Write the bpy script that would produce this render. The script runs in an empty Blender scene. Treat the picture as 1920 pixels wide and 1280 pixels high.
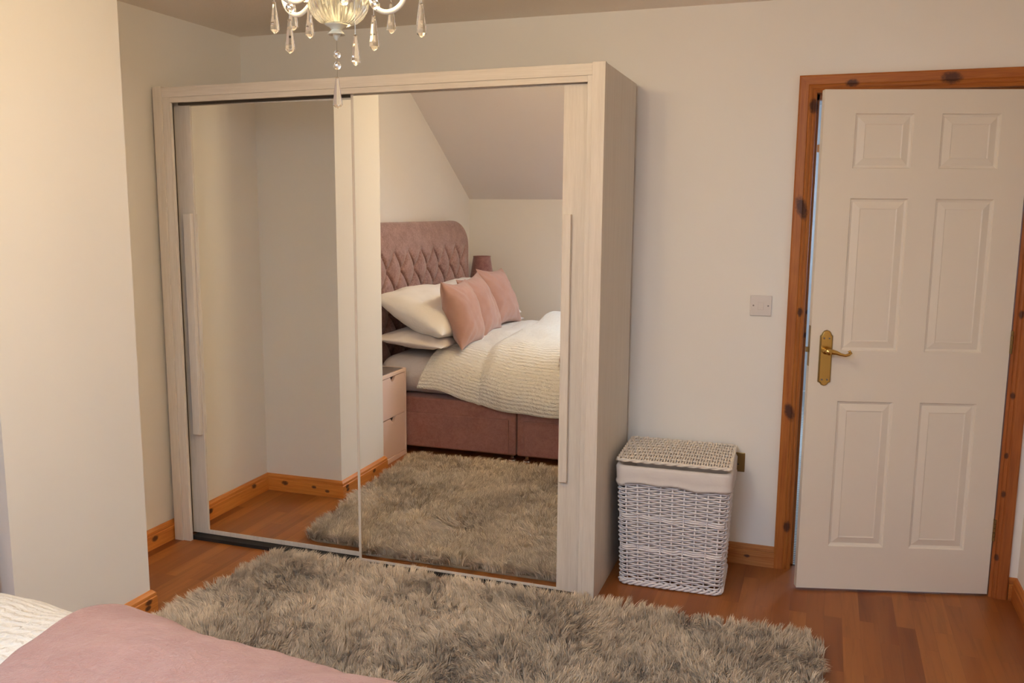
import bpy, math, random
import numpy as np
from mathutils import Vector, Matrix, noise

random.seed(7)
rng = np.random.default_rng(11)
SC = bpy.context.scene
COL = SC.collection
PI = math.pi

# ------------------------------------------------------------------ camera
cam_d = bpy.data.cameras.new('camera')
cam = bpy.data.objects.new('camera', cam_d)
COL.objects.link(cam)
SC.camera = cam
YAW, PITCH, ROLL, FPX = 0.3413, -0.149, 0.008, 1646.5
cam_d.sensor_width = 36.0
cam_d.lens = FPX / 1920 * 36.0
cam_d.clip_start = 0.05
fw = Vector((-math.sin(YAW) * math.cos(PITCH), math.cos(YAW) * math.cos(PITCH), math.sin(PITCH)))
rt0 = Vector((math.cos(YAW), math.sin(YAW), 0))
up0 = rt0.cross(fw)
rt = rt0 * math.cos(ROLL) + up0 * math.sin(ROLL)
up = -rt0 * math.sin(ROLL) + up0 * math.cos(ROLL)
M3 = Matrix((rt, up, -fw)).transposed()
cam.matrix_world = Matrix.Translation((2.8075, -3.8225, 1.5321)) @ M3.to_4x4()

# ------------------------------------------------------------------ world, light, exposure
SC.view_settings.view_transform = 'Standard'
SC.view_settings.look = 'None'
SC.view_settings.gamma = 1.0
SC.view_settings.use_curve_mapping = False
SC.view_settings.exposure = -0.05
world = bpy.data.worlds.new('sky')
SC.world = world
world.use_nodes = True
wn = world.node_tree.nodes
wn['Background'].inputs['Color'].default_value = (0.575, 0.77, 1.0, 1)
SKY = 24.5
wn['Background'].inputs['Strength'].default_value = SKY
cy = SC.cycles
cy.use_denoising = True
cy.max_bounces = 10
cy.diffuse_bounces = 6
cy.glossy_bounces = 6
cy.transmission_bounces = 8
cy.transparent_max_bounces = 8
cy.blur_glossy = 0.0
cy.sample_clamp_indirect = 12.0
LAMP_W = 6.1
LAMP_COL = (1.0, 0.775, 0.435)


def portal(name, loc, direction, sx, sy):
    """daylight sampling helper: a light portal in a real window opening"""
    d = bpy.data.lights.new(name, 'AREA')
    d.shape = 'RECTANGLE'
    d.size, d.size_y = sx, sy
    d.cycles.is_portal = True
    o = bpy.data.objects.new(name, d)
    COL.objects.link(o)
    o.location = loc
    o.rotation_euler = Vector(direction).to_track_quat('-Z', 'Y').to_euler()
    return o


# ------------------------------------------------------------------ mesh helpers
class MB:
    def __init__(self):
        self.v = []
        self.f = []

    def add(self, vs, fs):
        b = len(self.v)
        self.v += [tuple(p) for p in vs]
        self.f += [tuple(i + b for i in f) for f in fs]
        return self

    def box(self, x0, x1, y0, y1, z0, z1):
        vs = [(x0, y0, z0), (x1, y0, z0), (x1, y1, z0), (x0, y1, z0), (x0, y0, z1), (x1, y0, z1), (x1, y1, z1), (x0, y1, z1)]
        return self.add(vs, [(0, 3, 2, 1), (4, 5, 6, 7), (0, 1, 5, 4), (1, 2, 6, 5), (2, 3, 7, 6), (3, 0, 4, 7)])

    def prism(self, poly, axis, a, b):
        """poly in the two other axes (kept in x,y,z order), extruded from a to b along axis"""
        n = len(poly)

        def P(p, c):
            if axis == 'x': return (c, p[0], p[1])
            if axis == 'y': return (p[0], c, p[1])
            return (p[0], p[1], c)
        vs = [P(p, a) for p in poly] + [P(p, b) for p in poly]
        fs = [tuple(range(n)), tuple(range(2 * n - 1, n - 1, -1))]
        fs += [(i, i + n, (i + 1) % n + n, (i + 1) % n) for i in range(n)]
        return self.add(vs, fs)

    def lathe(self, prof, c=(0, 0, 0), n=24, flute=0, amp=0.0):
        """prof: list of (r, z) from bottom to top about z"""
        vs = []
        for r, z in prof:
            for k in range(n):
                a = 2 * PI * k / n
                rr = r * (1 + amp * math.cos(flute * a)) if flute else r
                vs.append((c[0] + rr * math.cos(a), c[1] + rr * math.sin(a), c[2] + z))
        fs = []
        m = len(prof)
        for i in range(m - 1):
            for k in range(n):
                k2 = (k + 1) % n
                fs.append((i * n + k, i * n + k2, (i + 1) * n + k2, (i + 1) * n + k))
        fs.append(tuple(range(n - 1, -1, -1)))
        fs.append(tuple((m - 1) * n + k for k in range(n)))
        return self.add(vs, fs)

    def tube(self, pts, r, n=6, closed=False, caps=True):
        pts = [Vector(p) for p in pts]
        m = len(pts)
        rs = r if isinstance(r, (list, tuple)) else [r] * m
        ref = None
        vs = []
        for i in range(m):
            a = pts[(i - 1) % m] if (closed or i > 0) else pts[i]
            b = pts[(i + 1) % m] if (closed or i < m - 1) else pts[i]
            d = (b - a).normalized()
            if ref is None:
                ref = Vector((0, 0, 1)) if abs(d.z) < .9 else Vector((1, 0, 0))
            s = d.cross(ref)
            if s.length < 1e-6:
                s = d.cross(Vector((0.3, 1, 0.2)))
            s.normalize()
            t = s.cross(d).normalized()
            ref = t
            for k in range(n):
                an = 2 * PI * k / n
                vs.append(pts[i] + s * (rs[i] * math.cos(an)) + t * (rs[i] * math.sin(an)))
        fs = []
        for i in range(m if closed else m - 1):
            j = (i + 1) % m
            for k in range(n):
                k2 = (k + 1) % n
                fs.append((i * n + k, i * n + k2, j * n + k2, j * n + k))
        if caps and not closed:
            fs.append(tuple(range(n - 1, -1, -1)))
            fs.append(tuple((m - 1) * n + k for k in range(n)))
        return self.add(vs, fs)

    def grid(self, nu, nv, fn, closed_u=False):
        vs = [fn(i / (nu - (0 if closed_u else 1)), j / (nv - 1)) for j in range(nv) for i in range(nu)]
        fs = []
        for j in range(nv - 1):
            for i in range(nu if closed_u else nu - 1):
                i2 = (i + 1) % nu
                fs.append((j * nu + i, j * nu + i2, (j + 1) * nu + i2, (j + 1) * nu + i))
        return self.add(vs, fs)

    def sphere(self, c, r, n=12, m=8, sz=1.0):
        prof = [(max(1e-4, r * math.sin(PI * i / m)), -r * sz * math.cos(PI * i / m)) for i in range(m + 1)]
        return self.lathe(prof, c, n)

    def build(self, name, mat, parent=None, smooth=False, bevel=0.0, angle=40, loc=None, rot=None):
        me = bpy.data.meshes.new(name)
        me.from_pydata(self.v, [], self.f)
        me.update()
        o = bpy.data.objects.new(name, me)
        COL.objects.link(o)
        if mat:
            me.materials.append(mat)
        if parent:
            o.parent = parent
        if loc is not None: o.location = loc
        if rot is not None: o.rotation_euler = rot
        if smooth:
            me.polygons.foreach_set('use_smooth', [True] * len(me.polygons))
            if angle and angle < 180:
                me.set_sharp_from_angle(angle=math.radians(angle))
        if bevel:
            b = o.modifiers.new('bevel', 'BEVEL')
            b.width = bevel
            b.segments = 2
            b.limit_method = 'ANGLE'
            b.angle_limit = math.radians(35)
        return o


def tag(o, label=None, cat=None, group=None, kind=None):
    if label: o['label'] = label
    if cat: o['category'] = cat
    if group: o['group'] = group
    if kind: o['kind'] = kind
    return o


def thing(name, label, cat, loc=(0, 0, 0), rotz=0.0, group=None):
    o = bpy.data.objects.new(name, None)
    COL.objects.link(o)
    o.empty_display_size = 0.1
    o.location = loc
    o.rotation_euler = (0, 0, rotz)
    return tag(o, label, cat, group)


def struct(o, label=None):
    o['kind'] = 'structure'
    if label: o['label'] = label
    return o


def sstep(a, b, x):
    t = min(1, max(0, (x - a) / (b - a)))
    return t * t * (3 - 2 * t)


# ------------------------------------------------------------------ materials
def mat_new(name):
    m = bpy.data.materials.new(name)
    m.use_nodes = True
    nt = m.node_tree
    return m, nt, nt.nodes['Principled BSDF']


def N(nt, typ, **kw):
    n = nt.nodes.new(typ)
    for k, v in kw.items():
        setattr(n, k, v)
    return n


def coords(nt, scale=(1, 1, 1), kind='Object', rot=(0, 0, 0)):
    tc = N(nt, 'ShaderNodeTexCoord')
    mp = N(nt, 'ShaderNodeMapping')
    mp.inputs['Scale'].default_value = scale
    mp.inputs['Rotation'].default_value = rot
    nt.links.new(tc.outputs[kind], mp.inputs['Vector'])
    return mp.outputs['Vector']


def noise_tex(nt, vec, scale, detail=4, rough=.55, dist=0.0):
    n = N(nt, 'ShaderNodeTexNoise')
    n.inputs['Scale'].default_value = scale
    n.inputs['Detail'].default_value = detail
    n.inputs['Roughness'].default_value = rough
    n.inputs['Distortion'].default_value = dist
    nt.links.new(vec, n.inputs['Vector'])
    return n.outputs['Fac']


def ramp(nt, fac, stops):
    r = N(nt, 'ShaderNodeValToRGB')
    els = r.color_ramp.elements
    while len(els) < len(stops): els.new(.5)
    for e, (p, c) in zip(els, stops):
        e.position = p
        e.color = (*c, 1)
    nt.links.new(fac, r.inputs['Fac'])
    return r.outputs['Color']


def mix(nt, fac, a, b, mode='MIX'):
    m = N(nt, 'ShaderNodeMix', data_type='RGBA', blend_type=mode)
    for s, v in ((m.inputs['Factor'], fac), (m.inputs['A'], a), (m.inputs['B'], b)):
        if isinstance(v, (int, float)): s.default_value = v
        elif isinstance(v, tuple): s.default_value = (*v, 1) if len(v) == 3 else v
        else: nt.links.new(v, s)
    return m.outputs['Result']


def math_n(nt, op, a, b=None, clamp=False):
    m = N(nt, 'ShaderNodeMath', operation=op, use_clamp=clamp)
    for i, v in enumerate((a, b)):
        if v is None: continue
        if isinstance(v, (int, float)): m.inputs[i].default_value = v
        else: nt.links.new(v, m.inputs[i])
    return m.outputs[0]


def bump(nt, bsdf, height, strength=.3, dist=.002):
    b = N(nt, 'ShaderNodeBump')
    b.inputs['Strength'].default_value = strength
    b.inputs['Distance'].default_value = dist
    nt.links.new(height, b.inputs['Height'])
    nt.links.new(b.outputs['Normal'], bsdf.inputs['Normal'])


def plain(name, col, rough=.5, metal=0.0, spec=.5, bumps=None, var=None, sheen=0.0):
    m, nt, b = mat_new(name)
    b.inputs['Base Color'].default_value = (*col, 1)
    b.inputs['Roughness'].default_value = rough
    b.inputs['Metallic'].default_value = metal
    b.inputs['Specular IOR Level'].default_value = spec
    if sheen:
        b.inputs['Sheen Weight'].default_value = sheen
        b.inputs['Sheen Roughness'].default_value = .5
    v = coords(nt)
    if var:
        sc, c2 = var
        f = noise_tex(nt, v, sc, 5)
        nt.links.new(ramp(nt, f, [(.35, col), (.65, c2)]), b.inputs['Base Color'])
    if bumps:
        sc, st, di = bumps
        bump(nt, b, noise_tex(nt, v, sc, 6), st, di)
    return m


def wood(name, axis, base, dark, light, rough=.45, knots=None, kaxes='xz', freq=38, grain=.35, spec=.4):
    """wood with grain along axis; knots = [(a, b, size)] in object coordinates"""
    m, nt, b = mat_new(name)
    sc = [1, 1, 1]
    sc['xyz'.index(axis)] = .045
    v = coords(nt, tuple(sc))
    f = noise_tex(nt, v, freq, 5, .6, .6)
    col = ramp(nt, f, [(.3, dark), (.5, base), (.72, light)])
    fine = noise_tex(nt, v, freq * 6, 3)
    col = mix(nt, grain, col, ramp(nt, fine, [(.35, dark), (.65, light)]))
    if knots:
        tc = N(nt, 'ShaderNodeTexCoord')
        sp = N(nt, 'ShaderNodeSeparateXYZ')
        nt.links.new(tc.outputs['Object'], sp.inputs[0])
        s_k = 1.25
        wob = noise_tex(nt, tc.outputs['Object'], 90, 2)
        A, B = sp.outputs['xyz'.index(kaxes[0])], sp.outputs['xyz'.index(kaxes[1])]
        tot = None
        for (ka, kb, s, *st) in knots:
            tilt = st[0] if st else 0.0
            da = math_n(nt, 'SUBTRACT', A, ka)
            db = math_n(nt, 'SUBTRACT', B, kb)
            if tilt: db = math_n(nt, 'ADD', db, math_n(nt, 'MULTIPLY', da, tilt))
            la = 1.0 / (s * s_k)
            lb = 1.0 / (s * s_k)
            if kaxes[0] == axis: la *= .6
            if kaxes[1] == axis: lb *= .6
            d = math_n(nt, 'ADD', math_n(nt, 'POWER', math_n(nt, 'MULTIPLY', da, la), 2), math_n(nt, 'POWER', math_n(nt, 'MULTIPLY', db, lb), 2))
            d = math_n(nt, 'ADD', d, math_n(nt, 'MULTIPLY', math_n(nt, 'SUBTRACT', wob, .5), 1.2))
            k = math_n(nt, 'SUBTRACT', 1.35, d, clamp=True)
            tot = k if tot is None else math_n(nt, 'MAXIMUM', tot, k)
        col = mix(nt, math_n(nt, 'MULTIPLY', tot, .88), col, (.05, .016, .012))
    nt.links.new(col, b.inputs['Base Color'])
    b.inputs['Roughness'].default_value = rough
    b.inputs['Specular IOR Level'].default_value = spec
    bump(nt, b, fine, .12, .001)
    return m


WALLC = (.87, .835, .785)
m_wall = plain('wall_paint', WALLC, .75, spec=.25, bumps=(220, .05, .001))
m_ceil = plain('ceiling_plaster', (.93, .85, .77), .9, spec=.1, bumps=(140, .5, .004))
m_slope = plain('slope_plaster', (.80, .75, .72), .9, spec=.1, bumps=(140, .3, .003))
PB, PD, PL = (.42, .128, .022), (.29, .074, .012), (.52, .185, .036)
SB, SD, SL_ = (.64, .23, .045), (.48, .15, .027), (.75, .31, .07)
m_pine = {a: wood('pine_skirting_' + a, a, PB, PD, PL, knots=None, freq=30) for a in 'xyz'}
m_whitewood_z = wood('whitewashed_wood_upright', 'z', (.71, .64, .56), (.63, .56, .49), (.76, .69, .62), .5, freq=45, grain=.4, spec=.3)
m_whitewood_x = wood('whitewashed_wood_rail', 'x', (.71, .64, .56), (.63, .56, .49), (.76, .69, .62), .5, freq=45, grain=.4, spec=.3)
m_sidewood = wood('wardrobe_side', 'z', (.68, .63, .56), (.62, .57, .50), (.72, .67, .60), .5, freq=45, grain=.3, spec=.3)
m_dark = plain('recess_shade', (.015, .013, .012), .8)  # near-black colour standing in for shade inside recesses
m_track = plain('track_shadow_brown', (.10, .08, .06), .6)  # brown that imitates the shadow band above the left mirror
m_mirror = plain('mirror_silver', (.955, .96, .935), 0.0, 1.0)
m_door = plain('door_white_paint', (.78, .72, .64), .38, spec=.4)
m_brass = plain('brass', (.56, .36, .11), .25, 1.0)
m_brass_d = plain('aged_brass', (.30, .21, .09), .35, 1.0)
m_chrome = plain('chrome', (.8, .8, .8), .15, 1.0)
m_plastic = plain('white_plastic', (.74, .68, .64), .3)
m_screw = plain('screw', (.25, .22, .2), .4, .8)
m_black = plain('black_plastic', (.01, .01, .01), .5)
m_wicker = plain('painted_wicker', (.83, .79, .81), .6, spec=.3, bumps=(300, .3, .001))
m_wicker2 = plain('cream_wicker_lid', (.80, .72, .63), .6, spec=.3, bumps=(300, .3, .001))
m_liner = plain('liner_cotton', (.72, .67, .65), .85, spec=.1, bumps=(25, .25, .01))
m_cushion = plain('pink_velvet', (.43, .235, .185), .8, spec=.15, sheen=.3, bumps=(9, .35, .02), var=(6, (.48, .275, .22)))
m_pillow = plain('white_cotton', (.86, .82, .78), .85, spec=.1, bumps=(7, .5, .02))
m_sheet = plain('grey_white_sheet', (.72, .66, .64), .85, spec=.1, bumps=(5, .6, .03))
m_ns = plain('pink_lacquer', (.90, .70, .62), .35)
m_nsd = plain('pink_lacquer_drawer', (.88, .67, .60), .35)
m_nsg = plain('grey_glass_top', (.30, .25, .25), .1)
m_enamel = plain('cream_enamel', (.82, .76, .62), .3)
m_wire = plain('thin_wire', (.35, .3, .25), .4, .8)
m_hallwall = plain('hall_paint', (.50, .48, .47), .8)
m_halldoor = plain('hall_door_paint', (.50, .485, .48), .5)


def crushed(name, c1, c2, sc=60, sheen=.4):
    m, nt, b = mat_new(name)
    v = coords(nt, (1, 1, 1))
    f = noise_tex(nt, v, sc, 8, .75, .8)
    g = noise_tex(nt, v, sc * .15, 3)
    f2 = math_n(nt, 'ADD', math_n(nt, 'MULTIPLY', f, .75), math_n(nt, 'MULTIPLY', g, .25))
    nt.links.new(ramp(nt, f2, [(.38, c1), (.62, c2)]), b.inputs['Base Color'])
    b.inputs['Roughness'].default_value = .65
    b.inputs['Specular IOR Level'].default_value = .3
    b.inputs['Sheen Weight'].default_value = sheen
    bump(nt, b, f, .4, .002)
    return m


m_headboard = crushed('mauve_chenille', (.235, .112, .094), (.49, .305, .275), 80)
m_base = crushed('mauve_divan_fabric', (.29, .125, .10), (.39, .185, .15), 40, .15)
m_shade = crushed('mauve_shade_velvet', (.25, .11, .105), (.40, .21, .20), 25)


def glass_mat(name, rough=.02, col=(1, .98, .95), ior=1.5, alpha=None):
    m, nt, b = mat_new(name)
    b.inputs['Base Color'].default_value = (*col, 1)
    b.inputs['Roughness'].default_value = rough
    b.inputs['IOR'].default_value = ior
    b.inputs['Transmission Weight'].default_value = 1.0
    return m


m_crystal = glass_mat('crystal')
m_bowl = glass_mat('ribbed_bowl_glass', .15, (.88, .88, .84))
m_finial = plain('grey_cream_enamel', (.60, .58, .47), .35)


def pane_mat():
    m, nt, b = mat_new('window_pane')
    tr = N(nt, 'ShaderNodeBsdfTransparent')
    gl = N(nt, 'ShaderNodeBsdfGlossy')
    gl.inputs['Roughness'].default_value = .0
    mx = N(nt, 'ShaderNodeMixShader')
    mx.inputs[0].default_value = .06
    nt.links.new(tr.outputs[0], mx.inputs[1])
    nt.links.new(gl.outputs[0], mx.inputs[2])
    nt.links.new(mx.outputs[0], nt.nodes['Material Output'].inputs['Surface'])
    return m


m_pane = pane_mat()


def bulb_mat():
    m, nt, b = mat_new('lit_bulb')
    b.inputs['Emission Color'].default_value = (*LAMP_COL, 1)
    b.inputs['Emission Strength'].default_value = 6.0
    return m


m_bulb = bulb_mat()


def floor_mat():
    m, nt, b = mat_new('laminate_oak')
    tc = N(nt, 'ShaderNodeTexCoord')
    sp = N(nt, 'ShaderNodeSeparateXYZ')
    cb = N(nt, 'ShaderNodeCombineXYZ')
    nt.links.new(tc.outputs['Object'], sp.inputs[0])
    nt.links.new(sp.outputs['Y'], cb.inputs['X'])
    nt.links.new(sp.outputs['X'], cb.inputs['Y'])
    br = N(nt, 'ShaderNodeTexBrick')
    br.offset = .37
    br.offset_frequency = 2
    br.inputs['Scale'].default_value = 1
    br.inputs['Brick Width'].default_value = .42
    br.inputs['Row Height'].default_value = .064
    br.inputs['Mortar Size'].default_value = .0004
    br.inputs['Mortar Smooth'].default_value = 0
    br.inputs['Bias'].default_value = 0
    br.inputs['Color1'].default_value = (0, 0, 0, 1)
    br.inputs['Color2'].default_value = (1, 1, 1, 1)
    br.inputs['Mortar'].default_value = (.3, .3, .3, 1)
    nt.links.new(cb.outputs[0], br.inputs['Vector'])
    mp = N(nt, 'ShaderNodeMapping')
    mp.inputs['Scale'].default_value = (1, .06, 1)
    nt.links.new(tc.outputs['Object'], mp.inputs['Vector'])
    # shift the grain from strip to strip
    va = N(nt, 'ShaderNodeVectorMath', operation='ADD')
    nt.links.new(mp.outputs[0], va.inputs[0])
    vs = N(nt, 'ShaderNodeVectorMath', operation='SCALE')
    vs.inputs['Scale'].default_value = 3.7
    nt.links.new(br.outputs['Color'], vs.inputs[0])
    nt.links.new(vs.outputs[0], va.inputs[1])
    g = noise_tex(nt, va.outputs[0], 26, 7, .62, 1.2)
    big = noise_tex(nt, va.outputs[0], 6, 3, .5, .5)
    base = ramp(nt, br.outputs['Color'], [(0, (.20, .055, .011)), (.5, (.30, .094, .018)), (1, (.40, .145, .030))])
    gr = ramp(nt, g, [(.34, (.62, .60, .58)), (.5, (1, 1, 1)), (.72, (1.12, 1.14, 1.2))])
    c = mix(nt, 1.0, base, gr, 'MULTIPLY')
    c = mix(nt, .5, c, ramp(nt, big, [(.35, (.225, .060, .011)), (.65, (.39, .140, .032))]))
    c = mix(nt, math_n(nt, 'MULTIPLY', br.outputs['Fac'], .35), c, (.08, .03, .015))
    nt.links.new(c, b.inputs['Base Color'])
    b.inputs['Roughness'].default_value = .38
    b.inputs['Specular IOR Level'].default_value = .45
    bump(nt, b, g, .06, .001)
    return m


m_floor = floor_mat()


def carpet_mat():
    m, nt, b = mat_new('hall_carpet')
    v = coords(nt, (1, 1, 1))
    w = N(nt, 'ShaderNodeTexWave', wave_type='BANDS', bands_direction='Y')
    w.inputs['Scale'].default_value = 14
    w.inputs['Distortion'].default_value = .5
    nt.links.new(v, w.inputs['Vector'])
    nt.links.new(ramp(nt, w.outputs['Fac'], [(.2, (.16, .15, .14)), (.8, (.62, .60, .56))]), b.inputs['Base Color'])
    b.inputs['Roughness'].default_value = .95
    return m


m_carpet = carpet_mat()


def duvet_mat():
    m, nt, b = mat_new('tufted_duvet_cotton')
    b.inputs['Base Color'].default_value = (.79, .755, .695, 1)
    b.inputs['Roughness'].default_value = .85
    b.inputs['Specular IOR Level'].default_value = .1
    b.inputs['Sheen Weight'].default_value = .2
    uv = coords(nt, (1, 1, 1), 'UV')
    w = N(nt, 'ShaderNodeTexWave', wave_type='BANDS', bands_direction='Y', wave_profile='SIN')
    w.inputs['Scale'].default_value = 12.0
    w.inputs['Distortion'].default_value = 3.0
    w.inputs['Detail'].default_value = 2
    w.inputs['Detail Scale'].default_value = 6
    nt.links.new(uv, w.inputs['Vector'])
    n1 = noise_tex(nt, uv, 55, 4)
    n2 = noise_tex(nt, uv, 4, 3)
    h = math_n(nt, 'ADD', math_n(nt, 'MULTIPLY', w.outputs['Fac'], math_n(nt, 'MULTIPLY', math_n(nt, 'SUBTRACT', n1, .25), 2.2)), math_n(nt, 'MULTIPLY', n2, 1.0))
    bump(nt, b, h, .7, .009)
    return m


m_duvet = duvet_mat()


def throw_mat():
    m, nt, b = mat_new('pink_plush')
    v = coords(nt)
    f = noise_tex(nt, v, 5, 6, .7)
    f2 = noise_tex(nt, v, 85, 5, .75, .5)
    nt.links.new(ramp(nt, f, [(.35, (.42, .212, .175)), (.65, (.51, .28, .236))]), b.inputs['Base Color'])
    b.inputs['Roughness'].default_value = .95
    b.inputs['Specular IOR Level'].default_value = .05
    b.inputs['Sheen Weight'].default_value = .35
    b.inputs['Sheen Roughness'].default_value = .6
    h = math_n(nt, 'ADD', math_n(nt, 'MULTIPLY', f2, .5), math_n(nt, 'MULTIPLY', f, 1.0))
    bump(nt, b, h, .9, .014)
    return m


m_throw = throw_mat()


def pile_mat():
    m, nt, b = mat_new('shaggy_pile')
    at = N(nt, 'ShaderNodeAttribute', attribute_name='tone')
    nt.links.new(at.outputs['Color'], b.inputs['Base Color'])
    b.inputs['Roughness'].default_value = .55
    b.inputs['Specular IOR Level'].default_value = .35
    b.inputs['Sheen Weight'].default_value = .2
    return m


m_pile = pile_mat()
m_rugback = plain('rug_backing', (.30, .24, .18), .95)

# ------------------------------------------------------------------ the room
XR, YB, H = 3.603, -4.518, 2.370
HK, YS = 1.618, -3.295          # knee wall height, where the slope meets the flat ceiling
XC, C0, C1 = 0.459, -1.302, -1.877   # chimney breast
gable = [(.12, -.05), (.12, H + .08), (YS - .04, H + .08), (YB - .12, HK + .06), (YB - .12, -.05)]
w = MB().prism(gable, 'x', -.10, 0)
w.box(0, XC, C1, C0, 0, H)
struct(w.build('wall_left', m_wall))
struct(MB().prism(gable, 'x', XR, XR + .10).build('wall_right', m_wall))
DX0, DX1, DZ = 2.712, 3.528, 2.030     # door opening
w = MB().box(0, DX0, 0, .12, 0, H).box(DX1, XR, 0, .12, 0, H).box(DX0, DX1, 0, .12, DZ, H)
struct(w.build('wall_back', m_wall))
struct(MB().box(0, XR, YB - .12, YB, -.02, HK + .03).build('wall_rear', m_wall))
struct(MB().box(-.1, XR + .1, YB - .12, .045, -.06, 0).build('floor', m_floor))

# flat ceiling and slope with a roof window opening
su = Vector((0, YS - YB, H - HK)); SL = su.length; su.normalize()
sn = Vector((0, -su.z, su.y))      # outward normal of the slope
S0 = Vector((0, YB, HK))


def sp(x, s, t):
    return S0 + su * s + sn * t + Vector((x, 0, 0))


def slab(mb, x0, x1, s0, s1, t0, t1):
    vs = [sp(x, s, t) for t in (t0, t1) for (x, s) in ((x0, s0), (x1, s0), (x1, s1), (x0, s1))]
    return mb.add(vs, [(0, 3, 2, 1), (4, 5, 6, 7), (0, 1, 5, 4), (1, 2, 6, 5), (2, 3, 7, 6), (3, 0, 4, 7)])


WX0, WX1, WS0, WS1 = 1.70, 2.60, .22, 1.24
c = MB().box(0, XR, YS, 0, H, H + .08)
struct(c.build('ceiling', m_ceil))
c = MB()
RV = .26        # depth of the unseen window reveal, made deep to keep daylight off upper walls
slab(c, 0, WX0, 0, SL, 0, .10); slab(c, WX1, XR, 0, SL, 0, .10)
slab(c, WX0, WX1, 0, WS0, 0, .10); slab(c, WX0, WX1, WS1, SL, 0, .10)
slab(c, WX0 - .03, WX0, WS0 - .03, WS1 + .03, .10, RV + .06); slab(c, WX1, WX1 + .03, WS0 - .03, WS1 + .03, .10, RV + .06)
slab(c, WX0, WX1, WS0 - .03, WS0, .10, RV + .06); slab(c, WX0, WX1, WS1, WS1 + .03, .10, RV + .06)
struct(c.build('ceiling_slope', m_slope))
c = MB()
fwid = .05
for a in ((WX0, WX0 + fwid, WS0, WS1), (WX1 - fwid, WX1, WS0, WS1), (WX0 + fwid, WX1 - fwid, WS0, WS0 + fwid), (WX0 + fwid, WX1 - fwid, WS1 - fwid, WS1)):
    slab(c, a[0], a[1], a[2], a[3], RV - .04, RV + .06)
win = struct(c.build('window_1', m_pine['x']))
c = MB(); slab(c, WX0 + fwid, WX1 - fwid, WS0 + fwid, WS1 - fwid, RV, RV + .006)
c.build('pane', m_pane, win)
pc = sp((WX0 + WX1) / 2, (WS0 + WS1) / 2, RV + .04)
portal('skylight_portal', pc, -sn, WX1 - WX0 - .1, WS1 - WS0 - .1)

# hallway seen through the door gap
struct(MB().box(2.2, 3.70, .045, 4.2, -.06, .004).build('floor_hall', m_carpet))
w = MB().box(2.1, 2.2, .12, 4.2, 0, 2.4).box(2.2, 3.7, 4.0, 4.1, 2.06, 2.4).box(2.2, 2.35, 4.0, 4.1, 0, 2.06).box(3.2, 3.7, 4.0, 4.1, 0, 2.06)
w.box(XR, XR + .1, .12, 1.7, 0, 2.4).box(XR, XR + .1, 2.8, 4.0, 0, 2.4).box(XR, XR + .1, 1.7, 2.8, 0, 1.0).box(XR, XR + .1, 1.7, 2.8, 2.0, 2.4)
struct(w.build('wall_hall', m_hallwall))
struct(MB().box(2.1, 3.7, .12, 4.2, 2.4, 2.48).build('ceiling_hall', m_hallwall))
w = MB().box(XR, XR + .06, 1.7, 1.74, 1.0, 2.0).box(XR, XR + .06, 2.76, 2.8, 1.0, 2.0).box(XR, XR + .06, 1.74, 2.76, 1.0, 1.04).box(XR, XR + .06, 1.74, 2.76, 1.96, 2.0)
win2 = struct(w.build('window_2', m_plastic))
MB().box(XR + .03, XR + .036, 1.74, 2.76, 1.04, 1.96).build('pane', m_pane, win2)
portal('hall_window_portal', (XR + .07, 2.25, 1.5), (-1, 0, 0), .92, 1.02)
hd = struct(MB().box(2.39, 3.16, 4.0, 4.04, .01, 2.02).build('door_2', m_halldoor))
w = MB().box(2.33, 2.39, 3.985, 4.1, .004, 2.08).box(3.16, 3.22, 3.985, 4.1, .004, 2.08).box(2.39, 3.16, 3.985, 4.1, 2.02, 2.08)
struct(w.build('trim_4', m_pine['z']))


# skirting boards: ogee profile swept along the wall, mitred
SH = .091
PROF = [(0, 0), (.018, 0), (.018, SH * .70), (.014, SH * .735), (.016, SH * .77), (.015, SH * .87), (.010, SH * .93), (.006, SH * .985), (.003, SH), (0, SH)]


def sweep(name, path, mat, prev=None, nxt=None, zoff=0.0):
    pts = [Vector(p) for p in path]
    full = ([Vector(prev)] if prev else []) + pts + ([Vector(nxt)] if nxt else [])
    o0 = 1 if prev else 0
    vs, n = [], len(PROF)
    for i, p in enumerate(pts):
        k = i + o0
        d1 = (full[k] - full[k - 1]).normalized() if k > 0 else None
        d2 = (full[k + 1] - full[k]).normalized() if k < len(full) - 1 else None
        if d1 is None: d1 = d2
        if d2 is None: d2 = d1
        n1, n2 = Vector((-d1.y, d1.x)), Vector((-d2.y, d2.x))
        mdir = (n1 + n2).normalized()
        mdir /= max(.2, mdir.dot(n1))
        for t, z in PROF:
            vs.append((p.x + mdir.x * t, p.y + mdir.y * t, z + zoff))
    fs = []
    for i in range(len(pts) - 1):
        for k in range(n):
            k2 = (k + 1) % n
            fs.append((i * n + k, (i + 1) * n + k, (i + 1) * n + k2, i * n + k2))
    fs.append(tuple(range(n)))
    fs.append(tuple((len(pts) - 1) * n + k for k in range(n - 1, -1, -1)))
    return struct(MB().add(vs, fs).build(name, mat))


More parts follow.
